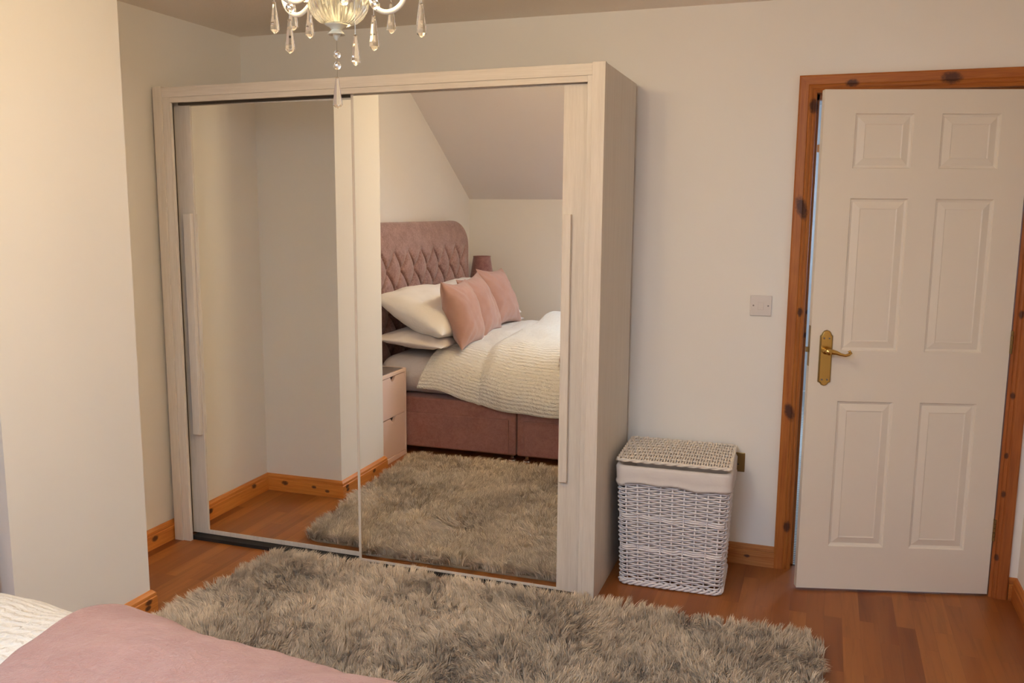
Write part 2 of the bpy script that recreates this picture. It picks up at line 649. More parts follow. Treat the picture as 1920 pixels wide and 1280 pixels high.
m_sk_back = wood('pine_back_skirting', 'x', (.46, .18, .05), PD, (.55, .24, .075), knots=[(2.556, .04, .006)], kaxes='xz', freq=30)
m_sk_left = wood('pine_left_skirting', 'y', SB, SD, SL_, knots=[(-.78, .045, .010), (-.55, .05, .009), (-1.15, .06, .010)], kaxes='yz', freq=30)
m_sk_ch = wood('pine_chimney_skirting', 'y', SB, SD, SL_, knots=[(-1.33, .055, .009), (-1.335, .035, .008), (-1.72, .05, .009)], kaxes='yz', freq=30)
m_sk_ret = wood('pine_return_skirting', 'x', SB, SD, SL_, knots=[(.12, .05, .010), (.30, .045, .007), (.38, .03, .007)], kaxes='xz', freq=30)
sweep('baseboard_back', [(2.671, 0), (0, 0)], m_sk_back, nxt=(0, -1))
sweep('baseboard_left', [(0, 0), (0, C0)], m_sk_left, prev=(1, 0), nxt=(XC, C0))
sweep('baseboard_return', [(0, C0), (XC, C0)], m_sk_ret, prev=(0, 0), nxt=(XC, C1))
sweep('baseboard_chimney', [(XC, C0), (XC, C1)], m_sk_ch, prev=(0, C0), nxt=(0, C1))
sweep('baseboard_recess', [(XC, C1), (0, C1), (0, YB), (XR, YB)], m_pine['y'], prev=(XC, C0), nxt=(XR, 0))
sweep('baseboard_right', [(XR, YB), (XR, 0)], m_pine['y'], prev=(0, YB), nxt=(3.5, 0))
sweep('baseboard_corner', [(XR, 0), (3.572, 0)], m_pine['x'], prev=(XR, -1))

# door frame: lining and architrave, each side a trim
AX0, AX1, AT = 2.669, 3.570, 2.071
LX0, LX1, LT = 2.738, 3.504, 2.003     # clear opening


def arch_prof(o, i, flip):
    """moulded cross-section from outer edge o to inner edge i, as (position, depth)"""
    w_ = i - o
    return [(o, 0), (o, -.016), (o + .08 * w_, -.019), (o + .52 * w_, -.019), (o + .58 * w_, -.015), (o + .64 * w_, -.017), (o + .74 * w_, -.014), (o + .80 * w_, -.010), (o + .86 * w_, -.012), (o + .97 * w_, -.008), (i, -.006), (i, 0)]


KN = [(2.728, 1.952, .014), (2.704, 1.548, .020, .9), (2.720, 1.122, .009), (2.748, 1.117, .006), (2.700, .698, .017, .6), (2.716, .193, .012), (2.745, 1.02, .006)]
KR = [(3.528, 1.149, .008), (3.524, .831, .007), (3.521, .59, .006), (3.524, .434, .007), (3.520, .171, .007), (3.53, 1.5, .008)]
KT = [(2.867, 2.035, .012), (3.22, 2.041, .018)]
m_al = wood('pine_left_architrave', 'z', PB, PD, PL, knots=KN, kaxes='xz', freq=42)
m_ar = wood('pine_right_architrave', 'z', (.36, .105, .024), (.24, .065, .014), (.42, .14, .035), knots=KR, kaxes='xz', freq=42)
m_at = wood('pine_top_architrave', 'x', PB, PD, PL, knots=KT, kaxes='xz', freq=42)


def arch_side(o, i, ztop_o, ztop_i, name, mat, lining):
    pr = arch_prof(o, i, 1)
    n = len(pr)
    vs = [(x, y, 0) for x, y in pr]
    for x, y in pr:
        t = (x - o) / (i - o)
        vs.append((x, y, ztop_o + (ztop_i - ztop_o) * t))
    fs = [(k, (k + 1) % n, (k + 1) % n + n, k + n) for k in range(n)] + [tuple(range(n - 1, -1, -1)), tuple(range(n, 2 * n))]
    mb = MB().add(vs, fs)
    mb.box(*lining)
    return struct(mb.build(name, mat))


def stop_box(name, mat, *b):
    struct(MB().box(*b).build(name, mat))


arch_side(AX0, LX0, AT, LT, 'trim_1', m_al, (DX0, LX0, 0, .12, 0, LT))
stop_box('trim_5', m_al, LX0, LX0 + .010, .045, .085, 0, LT)
stop_box('trim_6', m_ar, LX1 - .010, LX1, .045, .085, 0, LT)
stop_box('trim_7', m_pine['x'], LX0, LX1, .045, .085, LT - .022, LT)
arch_side(AX1, LX1, AT, LT, 'trim_2', m_ar, (LX1, DX1, 0, .12, 0, LT))
pr = arch_prof(AT, LT, 1)
n = len(pr)
vs = [(AX0 + (AT - z) / (AT - LT) * (LX0 - AX0), y, z) for z, y in pr] + [(AX1 - (AT - z) / (AT - LT) * (AX1 - LX1), y, z) for z, y in pr]
fs = [(k, k + n, (k + 1) % n + n, (k + 1) % n) for k in range(n)] + [tuple(range(n)), tuple(range(2 * n - 1, n - 1, -1))]
mb = MB().add(vs, fs).box(DX0, DX1, 0, .12, LT, DZ)
struct(mb.build('trim_3', m_at))

# ------------------------------------------------------------------ the six-panel door, ajar
DW, DH, DT = .758, 1.978, .035
TH = .277
dr = MB()
gx = [0, .106, .322, .424, .640, DW]
gz = [0, .182, .782, .984, 1.574, 1.686, 1.890, DH]
panels = {(1, 1), (3, 1), (1, 3), (3, 3), (1, 5), (3, 5)}


def door_face(mb, y0, sgn):
    for i in range(5):
        for j in range(7):
            x0, x1, z0, z1 = -gx[i], -gx[i + 1], gz[j], gz[j + 1]
            if (i, j) not in panels:
                mb.add([(x0, y0, z0), (x1, y0, z0), (x1, y0, z1), (x0, y0, z1)], [(0, 1, 2, 3) if sgn < 0 else (3, 2, 1, 0)])
                continue
            rings = [(0, 0), (.004, .007), (.012, .0095), (.038, .0025), (.042, .0045)]
            R = []
            for ins, dp in rings:
                y = y0 - sgn * dp
                R.append([(x0 - ins, y, z0 + ins), (x1 + ins, y, z0 + ins), (x1 + ins, y, z1 - ins), (x0 - ins, y, z1 - ins)])
            vs = [p for r in R for p in r]
            fs = []
            for k in range(len(R) - 1):
                for e in range(4):
                    e2 = (e + 1) % 4
                    fs.append((k * 4 + e, k * 4 + e2, (k + 1) * 4 + e2, (k + 1) * 4 + e))
            b = (len(R) - 1) * 4
            fs.append((b, b + 1, b + 2, b + 3))
            mb.add(vs, fs)


door_face(dr, 0, -1)
door_face(dr, DT, 1)
for a in (((0, 0, 0), (0, DT, 0), (0, DT, DH), (0, 0, DH)), ((-DW, 0, 0), (-DW, 0, DH), (-DW, DT, DH), (-DW, DT, 0)), ((0, 0, 0), (-DW, 0, 0), (-DW, DT, 0), (0, DT, 0)), ((0, 0, DH), (0, DT, DH), (-DW, DT, DH), (-DW, 0, DH))):
    dr.add(a, [(0, 1, 2, 3)])
door = bpy.data.objects.new('door_1', None)
COL.objects.link(door)
door.location = (3.4992, -.0084, .011)
door.rotation_euler = (0, 0, TH)
struct(door, 'white six-panel door standing ajar in the pine frame')
dr.build('door_leaf', m_door, door)


def handle_outline(s=1.0):
    """half-outline of the shaped back plate: (half width, z)"""
    return [(0, -.112), (.010, -.108), (.015, -.100), (.022, -.096), (.022, .088), (.018, .092), (.015, .100), (.010, .107), (0, .111)]


def plate(mb, cx, cz, s, y0, y1):
    h = handle_outline()
    right = [(cx + x * s * 1.14, cz + z * (1 - (1 - s) * .12)) for x, z in h]
    left = [(cx - x * s * 1.14, cz + z * (1 - (1 - s) * .12)) for x, z in h[-2:0:-1]]
    return mb.prism(right + left, 'y', y0, y1)


hx, hz = -.698, .955
hp = plate(MB(), hx, hz, 1.0, -.004, 0).build('handle_plate', m_brass_d, door, bevel=.0012)
hp['label'] = 'brass back plate'
plate(MB(), hx, hz, .80, -.0075, -.004).build('raised_face', m_brass, hp, bevel=.001)
mb = MB()
for dx, dz in ((-.010, .078), (.010, .078), (-.010, -.086), (.010, -.086)):
    mb.lathe([(.0034, 0), (.0034, .002)], (0, 0, 0), 10)
    base = len(mb.v) - 20
    for k in range(base, base + 20):
        x, y, z = mb.v[k]
        mb.v[k] = (hx + dx + x, -.0075 - z, hz + dz + y)
mb.build('plate_screws', m_screw, hp)
mb = MB()
prof = [(.016, 0), (.015, .007), (.011, .012), (.010, .030), (.013, .038), (.012, .046), (.004, .051)]
mb.lathe(prof, (0, 0, 0), 16)
mb.v = [(hx + x, -.006 - z, hz + .030 + y) for x, y, z in mb.v]
lz = hz + .030
pts = [(hx, -.042, lz), (hx + .015, -.046, lz), (hx + .030, -.048, lz - .003), (hx + .046, -.050, lz - .009), (hx + .062, -.052, lz - .012), (hx + .074, -.053, lz - .008), (hx + .082, -.053, lz - .001), (hx + .078, -.052, lz + .005), (hx + .071, -.052, lz + .002)]
mb.tube(pts, [.009, .0105, .0085, .0058, .0055, .0062, .0055, .005, .0035], 10)
lv = mb.build('lever', m_brass, door, smooth=True)
lv['label'] = 'brass lever handle with a scrolled end'
mb = MB().box(-DW - .001, -DW, .006, .029, .92, 1.08).box(-DW - .012, -DW - .001, .012, .024, .975, .995)
mb.build('latch', m_brass_d, door)
for zc in (.272, 1.030, 1.74):
    mb = MB()
    for k in range(5):
        mb.lathe([(.0052, -.045 + k * .018), (.0052, -.029 + k * .018)], (.003, -.004, zc), 10)
    mb.box(-.001, .0005, -.001, .028, zc - .045, zc + .045)
    mb.build('hinge', m_brass_d, door)

# ------------------------------------------------------------------ light switch and socket
sw = thing('light_switch', 'white square light switch on the wall beside the pine door frame', 'light switch', (2.562, -.0, 1.141))
MB().box(-.0435, .0435, -.009, 0, -.0435, .0435).build('face_plate', m_plastic, sw, bevel=.003)
MB().prism([(-.0115, -.009), (.0115, -.009), (.0115, -.0125), (-.0115, -.0105)], 'z', -.018, .018).build('rocker', m_plastic, sw, bevel=.001)
for s in (-1, 1):
    mb = MB().lathe([(.0035, 0), (.0035, .001)], (0, 0, 0), 12)
    mb.v = [(s * .030 + x, -.009 - z, y) for x, y, z in mb.v]
    mb.build('screw', m_screw, sw)
so = thing('wall_socket', 'brass wall socket half hidden behind the white wicker basket', 'socket', (2.455, 0, .455))
MB().box(-.073, .073, -.005, 0, -.043, .043).build('face_plate', m_brass_d, so, bevel=.003)
for cx_ in (-.036, .034):
    mb = MB().box(cx_ - .002, cx_ + .002, -.0058, -.0046, .002, .012).box(cx_ - .014, cx_ - .006, -.0058, -.0046, -.012, -.007).box(cx_ + .006, cx_ + .014, -.0058, -.0046, -.012, -.007)
    mb.build('pin_slots', m_black, so)

# ------------------------------------------------------------------ wardrobe
WPH = .0146
WR = thing('wardrobe', 'tall whitewashed wood wardrobe with two mirrored sliding doors', 'wardrobe', (2.023, -.6315, 0), WPH)
WL = -1.998


def zt(a): return 2.063 + a * .010


def rail_box(mb, a0, a1, y0, y1, d0, d1):
    """box hanging from the (slightly sagging) top line: d0/d1 = depth below the top"""
    vs = []
    for z in (1, 0):
        for (a, y) in ((a0, y0), (a1, y0), (a1, y1), (a0, y1)):
            vs.append((a, y, zt(a) - (d1 if z else d0)))
    return mb.add(vs, [(0, 3, 2, 1), (4, 5, 6, 7), (0, 1, 5, 4), (1, 2, 6, 5), (2, 3, 7, 6), (3, 0, 4, 7)])


def post(mb, a0, a1, y0, y1, z0, dtop=0.0):
    vs = [(a, y, z0) for a, y in ((a0, y0), (a1, y0), (a1, y1), (a0, y1))] + [(a, y, zt(a) - dtop) for a, y in ((a0, y0), (a1, y0), (a1, y1), (a0, y1))]
    return mb.add(vs, [(0, 3, 2, 1), (4, 5, 6, 7), (0, 1, 5, 4), (1, 2, 6, 5), (2, 3, 7, 6), (3, 0, 4, 7)])


post(MB(), -.018, -.001, .026, .590, 0, .002).build('side_panel', m_sidewood, WR, bevel=.001)
post(MB(), WL + .001, WL + .018, .026, .590, 0, .002).build('side_panel', m_sidewood, WR, bevel=.001)
rail_box(MB(), WL + .018, -.018, .026, .590, .002, .020).build('top_panel', m_sidewood, WR)
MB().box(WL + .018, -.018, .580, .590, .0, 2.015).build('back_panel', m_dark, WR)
MB().box(WL + .07, -.07, .030, .570, 0, .016).build('base_panel', m_dark, WR)  # coloured near-black for the shade in the gap under the doors
# frame: outer posts stand proud of the inner step
post(MB(), -.049, 0, 0, .024, 0).build('frame_post', m_whitewood_z, WR, bevel=.0015)
post(MB(), -.067, -.049, .006, .024, 0, .045).build('inner_post', m_whitewood_z, WR, bevel=.001)
post(MB(), WL, WL + .045, 0, .024, 0).build('frame_post', m_whitewood_z, WR, bevel=.0015)
post(MB(), WL + .045, WL + .083, .006, .024, 0, .045).build('inner_post', m_whitewood_z, WR, bevel=.001)
rail_box(MB(), WL + .045, -.049, .002, .026, .004, .046).build('top_rail', m_whitewood_x, WR, bevel=.0012)
rail_box(MB(), WL + .083, -.067, .007, .026, .046, .068).build('lower_rail', m_whitewood_x, WR, bevel=.001)
rail_box(MB(), WL + .083, -.067, .060, .110, .060, .074).build('shaded_door_track', m_track, WR)  # shadow below the rails is put into its dark colour


def sliding_door(a0, a1, y, z0, z1, st_l, st_r, handle, hz0, hz1, label, top_r=.007):
    """frame of stiles and rails with a mirror let in, and a long bar handle"""
    t = .022
    d = MB().box(a0, a0 + st_l, y, y + t, z0, z1).box(a1 - st_r, a1, y, y + t, z0, z1)
    d.box(a0 + st_l, a1 - st_r, y, y + t, z0, z0 + .020).box(a0 + st_l, a1 - st_r, y, y + t, z1 - top_r, z1)
    o = d.build('sliding_door', m_whitewood_z, WR)
    o['label'] = label
    mb = MB().box(a0 + st_l, a1 - st_r, y + .0015, y + .006, z0 + .020, z1 - top_r)
    mm = mb.build('mirror', m_mirror, o)
    mm['label'] = 'clear mirror panel'
    hb = MB().box(handle[0], handle[1], y - .024, y - .001, hz0, hz1)
    hb.build('bar_handle', m_whitewood_z, o, bevel=.002)
    return o


sliding_door(-1.056, -.060, .040, .006, 1.994, .011, .104, (-.156, -.124), .474, 1.516, 'front sliding door, on the right')
sliding_door(-1.952, -1.000, .075, .018, 1.990, .085, .020, (-1.912, -1.872), .497, 1.503, 'rear sliding door, on the left', .020)

# ------------------------------------------------------------------ wicker laundry hamper
HB = thing('laundry_hamper', 'white woven wicker laundry basket with a lid beside the wardrobe', 'laundry basket', (2.2745, -.235, 0), .040)


def per(t, z, off=0.0):
    """point on the rounded-rectangle perimeter, t in 0..1, with outward offset"""
    k = min(1, max(0, z / .5))
    hx_ = .203 + .019 * k + off
    hy_ = .163 + .012 * k + off
    r = .032 + off
    L = [2 * (hx_ - r), PI * r / 2, 2 * (hy_ - r), PI * r / 2] * 2
    tot = sum(L)
    s = (t % 1.0) * tot
    # start at front-left going right
    segs = [('l', (-hx_ + r, -hy_), (1, 0)), ('c', (hx_ - r, -hy_ + r), -PI / 2), ('l', (hx_, -hy_ + r), (0, 1)), ('c', (hx_ - r, hy_ - r), 0),
            ('l', (hx_ - r, hy_), (-1, 0)), ('c', (-hx_ + r, hy_ - r), PI / 2), ('l', (-hx_, hy_ - r), (0, -1)), ('c', (-hx_ + r, -hy_ + r), PI)]
    for (kind, p, d), l in zip(segs, L):
        if s <= l + 1e-9:
            if kind == 'l': return (p[0] + d[0] * s, p[1] + d[1] * s)
            a = d + s / r
            return (p[0] + r * math.cos(a), p[1] + r * math.sin(a))
        s -= l
    return (-hx_ + r, -hy_)


NS = 32
mb = MB()
rows = 46
for i in range(rows):
    z = .028 + i * .0092
    pts = []
    m_ = NS * 6
    ph = random.random() * .4
    band = 1.5 if i in (14, 15, 29, 30) else 1.0
    for k in range(m_):
        t = k / m_
        off = .0058 * math.cos(PI * t * NS + PI * (i + (1 if band > 1 and i % 2 else 0))) - .001
        x, y = per(t, z, off)
        pts.append((x, y, z + .0009 * math.sin(t * 47 + i * 1.7) + .0006 * math.sin(t * 131 + ph * 9)))
    mb.tube(pts, (.0046 if band > 1 else .0036), 5, closed=True)
for k in range(NS):
    t = (k + .0) / NS
    pts = [(*per(t, z, -.001), z) for z in (.01, .15, .3, .48)]
    mb.tube(pts, .0036, 6)
body = mb.build('woven_body', m_wicker, HB, smooth=True, angle=180)
mb = MB()
for q in (0, 1, 2):
    pts = []
    for k in range(200):
        t = k / 200
        a = t * 2 * PI * 17 + q * 2 * PI / 3
        x, y = per(t, 0, .003 + .0055 * math.cos(a))
        pts.append((x, y, .0135 + .0075 * math.sin(a)))
    mb.tube(pts, .0052, 6, closed=True)
mb.build('base_braid', m_wicker, HB, smooth=True, angle=180)
# cloth liner: bag inside and a cuff folded over the rim
prof = [(-.030, .03), (-.028, .25), (-.016, .500), (-.004, .511), (.006, .510), (.012, .500), (.0125, .470), (.0125, .452), (.0155, .447), (.0145, .438), (.010, .438), (.009, .450), (.009, .495), (.002, .500), (-.006, .495)]


def liner(u, v):
    i = int(round(v * (len(prof) - 1)))
    o_, z = prof[i]
    if o_ > 0 and z < .49:
        z += .004 * math.sin(u * 25) + .003 * math.sin(u * 61) - .006 * sstep(.1, .35, u)
        o_ += .0015 * math.sin(u * 83)
    return (*per(u, z, o_), z)


mb = MB().grid(120, len(prof), liner, closed_u=True)
mb.build('cloth_liner', m_liner, HB, smooth=True, angle=180)
# lid
mb = MB()
LXh, LYh, LZ = .224, .184, .536
ncol, nrow = 42, 8
for i in range(ncol):
    x = -LXh + .006 + i * (2 * LXh - .012) / (ncol - 1)
    pts = []
    for k in range(nrow * 4 + 1):
        y = -LYh + .004 + k * (2 * LYh - .008) / (nrow * 4)
        dome = .010 * (1 - (x / LXh) ** 2) * (1 - (y / LYh) ** 2)
        pts.append((x, y, LZ + dome + .0042 * math.cos(PI * k / 4 + PI * i)))
    mb.tube(pts, .0038, 6)
for j in range(nrow + 1):
    y = -LYh + .004 + j * (2 * LYh - .008) / nrow
    pts = [(-LXh + k * 2 * LXh / 20, y, LZ + .010 * (1 - (-1 + k / 10) ** 2) * (1 - (y / LYh) ** 2)) for k in range(21)]
    mb.tube(pts, .0038, 6)
rim = [(-LXh, -LYh), (LXh, -LYh), (LXh, LYh), (-LXh, LYh)]
for q in (0, 1):
    pts = []
    for e in range(4):
        a, b = Vector(rim[e]), Vector(rim[(e + 1) % 4])
        for k in range(30):
            p = a.lerp(b, (k + .5) / 30)
            an = (e * 30 + k) * 1.05 + q * PI
            pts.append((p.x * (1 + .010 * math.cos(an)), p.y * (1 + .010 * math.cos(an)), LZ - .001 + .0040 * math.sin(an)))
    mb.tube(pts, .0046, 6, closed=True)
lid = mb.build('woven_lid', m_wicker2, HB, smooth=True, angle=180)
lid['label'] = 'cream woven wicker lid'

# ------------------------------------------------------------------ shaggy rug
RUG = thing('shaggy_rug', 'grey-beige shaggy deep pile rug on the floor in front of the mirrored wardrobe', 'rug', (0, 0, 0))
RQ = [Vector((.520, -2.14)), Vector((2.87, -2.13)), Vector((2.87, -.690)), Vector((.605, -.694))]
mb = MB()
poly = []
for i in range(4):
    p, a, b = RQ[i], RQ[i - 1], RQ[(i + 1) % 4]
    d1, d2 = (a - p).normalized(), (b - p).normalized()
    for k in range(6):
        t = k / 5
        q = p + d1 * .07 * (1 - t) ** 2 + d2 * .07 * t ** 2
        poly.append((q.x, q.y))
mb.prism(poly, 'z', .001, .012)
mb.build('backing', m_rugback, RUG)


def rug_uv(u, v):
    a = RQ[0] * (1 - u) + RQ[1] * u
    b = RQ[3] * (1 - u) + RQ[2] * u
    return a * (1 - v) + b * v


def make_pile():
    NSD = 30
    # clump centres on a jittered grid
    nx_, ny_ = 128, 74
    cs, lean, tone, hgt = [], [], [], []
    for j in range(ny_):
        for i in range(nx_):
            u = (i + random.uniform(.0, 1.0)) / nx_
            v = (j + random.uniform(.0, 1.0)) / ny_
            cu, cv = min(u, 1 - u) * 2.3, min(v, 1 - v) * 1.35
            if cu < .05 and cv < .05 and (cu - .05) ** 2 + (cv - .05) ** 2 > .0025: continue
            p = rug_uv(u, v)
            nx1 = noise.noise(Vector((p.x * 3.1, p.y * 3.1, 1.3)))
            nx2 = noise.noise(Vector((p.x * 3.1, p.y * 3.1, 7.9)))
            n3 = noise.noise(Vector((p.x * 11, p.y * 11, 3.3)))
            n4 = noise.noise(Vector((p.x * 11, p.y * 11, 9.3)))
            lx = .015 * nx1 * 2 + .016 * n3 * 2 + random.gauss(0, .011)
            ly = .015 * nx2 * 2 + .016 * n4 * 2 - .004 + random.gauss(0, .011)
            # the pile falls outward along the edges
            lx += .018 * (sstep(.05, 0, (1 - u) * 2.3) - sstep(.05, 0, u * 2.3))
            ly += .032 * sstep(.05, 0, (1 - v) * 1.35) - .018 * sstep(.05, 0, v * 1.35)
            cs.append((p.x, p.y)); lean.append((lx, ly))
            tn = .5 + .5 * noise.noise(Vector((p.x * 4.5, p.y * 4.5, 5.5))) * .8 + random.gauss(0, .17)
            tone.append(tn)
            hgt.append(random.uniform(.046, .062))
    cs = np.array(cs); lean = np.array(lean); tone = np.array(tone); hgt = np.array(hgt)
    n = len(cs)
    K = NSD
    ci = np.repeat(np.arange(n), K)
    m_ = len(ci)
    root = cs[ci] + rng.normal(0, .0068, (m_, 2))
    h = hgt[ci] * rng.uniform(.72, 1.08, m_)
    ln = lean[ci] + rng.normal(0, .0062, (m_, 2)) + (cs[ci] - root) * .35
    ctrl = [(0.0, 0.0, 0.0), (.42, .18, .45), (.78, .55, .82), (1.0, 1.0, .97)]
    ang = rng.uniform(0, PI, m_)
    wdir = np.stack([np.cos(ang), np.sin(ang)], 1)
    wid = [.0013, .0016, .0013, .0003]
    V = np.zeros((m_, 8, 3))
    droop = np.clip(np.linalg.norm(ln, axis=1) / .05, 0, 1)
    for k, (tz, tl, _) in enumerate(ctrl):
        z = .008 + h * (tz - .22 * droop * tz ** 2)
        xy = root + ln * tl
        for s in (0, 1):
            V[:, k * 2 + s, :2] = xy + wdir * wid[k] * (1 if s else -1)
            V[:, k * 2 + s, 2] = z
    me = bpy.data.meshes.new('pile')
    nv, nf = m_ * 8, m_ * 3
    me.vertices.add(nv)
    me.vertices.foreach_set('co', V.reshape(-1).astype(np.float32))
    base = (np.arange(m_) * 8)[:, None, None]
    quads = np.array([[0, 1, 3, 2], [2, 3, 5, 4], [4, 5, 7, 6]])[None]
    F = (base + quads).reshape(-1).astype(np.int32)
    me.loops.add(nf * 4)
    me.loops.foreach_set('vertex_index', F)
    me.polygons.add(nf)
    me.polygons.foreach_set('loop_start', (np.arange(nf) * 4).astype(np.int32))
    me.polygons.foreach_set('loop_total', np.full(nf, 4, np.int32))
    me.update()
    # each yarn has its own tone; roots are coloured a little darker than the tips
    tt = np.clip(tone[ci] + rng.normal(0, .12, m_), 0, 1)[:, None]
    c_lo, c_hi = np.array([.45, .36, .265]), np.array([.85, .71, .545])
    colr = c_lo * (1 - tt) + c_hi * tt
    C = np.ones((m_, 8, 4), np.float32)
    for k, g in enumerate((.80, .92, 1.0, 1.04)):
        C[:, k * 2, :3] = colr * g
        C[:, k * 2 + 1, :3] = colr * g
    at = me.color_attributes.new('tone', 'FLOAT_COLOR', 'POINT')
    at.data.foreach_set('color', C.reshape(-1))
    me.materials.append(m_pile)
    o = bpy.data.objects.new('pile', me)
    COL.objects.link(o)
    o.parent = RUG
    o['kind'] = 'stuff'
    return o


make_pile()

# ------------------------------------------------------------------ bed
BX0, BXM, BX1 = .175, 1.143, 2.135
BY0, BY1 = -2.29, -4.09          # side nearest the wardrobe, far side
YC = (BY0 + BY1) / 2
BED = thing('divan_bed', 'mauve upholstered divan bed with a tall buttoned headboard against the left wall', 'bed', (0, 0, 0))
bl = MB().box(BX0, BXM, BY1, BY0, .045, .365)
b1 = bl.build('divan_base', m_base, BED, bevel=.012)
b2 = MB().box(BXM + .006, BX1, BY1, BY0, .045, .365).build('divan_base', m_base, BED, bevel=.012)
for x0, x1, pb in ((BX0 + .05, BXM - .045, b1), (BXM + .05, BX1 - .06, b2)):
    MB().box(x0, x1, BY0 - .01, BY0 + .007, .052, .268).build('drawer_front', m_base, pb, bevel=.006)
mb = MB()
for x in (BX0 + .06, BXM - .035, BXM + .06, BX1 - .06):
    for y in (BY0 - .045, YC, BY1 + .045):
        mb = MB().lathe([(.022, 0), (.026, .004), (.024, .012), (.012, .020), (.010, .046)], (x, y, 0), 16)
        mb.build('glide_foot', m_chrome, BED, smooth=True)
# headboard: scrolled top, tufted face
HY0, HY1 = -2.284, -4.165
HTOP = 1.440
CY0, CZ0 = -2.75, 1.255


def hb_half(z):
    """shrinks the width near the top for rounded shoulders"""
    t = max(0.0, (z - (HTOP - .17)) / .17)
    return .16 * (1 - math.sqrt(max(0.0, 1 - t * t)))


PY, PZ = .222, .28


def tuft(y, z):
    a = (y - CY0) / PY + (z - CZ0) / PZ
    b = (y - CY0) / PY - (z - CZ0) / PZ
    s = (abs(math.sin(PI * a)) * abs(math.sin(PI * b))) ** .42
    pa = math.exp(-(abs(math.sin(PI * a)) / .13) ** 2)
    pb = math.exp(-(abs(math.sin(PI * b)) / .13) ** 2)
    h = .036 * s - .020 * max(pa, pb)
    e = sstep(0, .12, min(y - (HY1 + .06), (HY0 - .06) - y))
    top = 1 - sstep(CZ0 - .06, CZ0 + .02, z)
    return (h - .020) * e * top


prof_h = []
for k in range(64):
    prof_h.append((.165 - .03 * sstep(.4, 1.15, .05 + k / 63 * 1.16), .05 + k / 63 * 1.16))
for k in range(1, 25):
    a = k / 24 * PI * .62
    # roll back over the top
    prof_h.append((.135 - .105 * (1 - math.cos(a)) / 1.0 * .8, 1.21 + (HTOP - 1.21) * math.sin(min(a, PI / 2)) if a < PI / 2 else HTOP - .08 * (1 - math.cos(a - PI / 2)) * 4))
prof_h.append((.004, 1.33))


def hb(u, v):
    i = v * (len(prof_h) - 1)
    k = int(min(i, len(prof_h) - 2)); f = i - k
    x = prof_h[k][0] * (1 - f) + prof_h[k + 1][0] * f
    z = prof_h[k][1] * (1 - f) + prof_h[k + 1][1] * f
    sh = hb_half(z if x > .05 else HTOP)
    y = (HY1 + sh) + u * ((HY0 - sh) - (HY1 + sh))
    edge = min(u, 1 - u) * (HY0 - HY1)
    rnd = 1 - math.sqrt(max(0, 1 - (1 - min(1, edge / .035)) ** 2))
    xx = x - .035 * rnd
    if x > .10: xx += tuft(y, z)
    return (max(.003, xx), y, z)


mb = MB().grid(300, 200, hb)
nb = len(mb.v)
hbo = mb.build('headboard', m_headboard, BED, smooth=True, angle=180)
hbo['label'] = 'tall buttoned mauve headboard with rounded shoulders'
for (yy, s) in ((HY0, -1), (HY1, 1)):
    vs, fs = [], []
    for p in prof_h:
        yv = yy + s * hb_half(p[1] if p[0] > .05 else HTOP)
        vs += [(max(.003, p[0] - .035), yv, p[1]), (.003, yv, p[1])]
    for k in range(len(prof_h) - 1):
        fs.append((2 * k, 2 * k + 1, 2 * k + 3, 2 * k + 2))
    MB().add(vs, fs).build('headboard_side', m_headboard, BED)
for j in range(0, 5):
    z = CZ0 - j * PZ / 2
    k = -12
    while k < 12:
        y = CY0 + (k + (.5 if j % 2 else 0)) * PY
        k += 1
        if HY1 + .14 < y < HY0 - .14 and j > 0:
            i = (z - .05) / 1.16 * 63
            x = .165 - .03 * sstep(.4, 1.15, z)
            q = MB().lathe([(.011, 0), (.010, .003), (.006, .006), (.001, .007)], (0, 0, 0), 12)
            q.v = [(x - .026 + c_, y + a_, z + b_) for a_, b_, c_ in q.v]
            q.build('button', m_headboard, BED, smooth=True)


# mattress with fitted sheet
def round_box(mb, x0, x1, y0, y1, z0, z1, r, nx_=40, amp=.006, seed=0):
    cx_, cy_, cz_ = (x0 + x1) / 2, (y0 + y1) / 2, (z0 + z1) / 2
    hx_, hy_, hz_ = (x1 - x0) / 2, (y1 - y0) / 2, (z1 - z0) / 2

    def f(u, v):
        # spherical sweep projected on a rounded box
        a, b = u * 2 * PI, (v - .5) * PI
        d = Vector((math.cos(b) * math.cos(a), math.cos(b) * math.sin(a), math.sin(b)))
        p = Vector((hx_ * max(-1, min(1, d.x * 1.6)), hy_ * max(-1, min(1, d.y * 1.6)), hz_ * max(-1, min(1, d.z * 1.5))))
        return p
    return f


mb = MB().box(BX0 + .01, BX1 - .05, BY1 + .03, BY0 - .030, .368, .604)
mt = mb.build('mattress', m_sheet, BED)
bv = mt.modifiers.new('round', 'BEVEL'); bv.width = .118; bv.segments = 8
mt.data.polygons.foreach_set('use_smooth', [True] * len(mt.data.polygons))


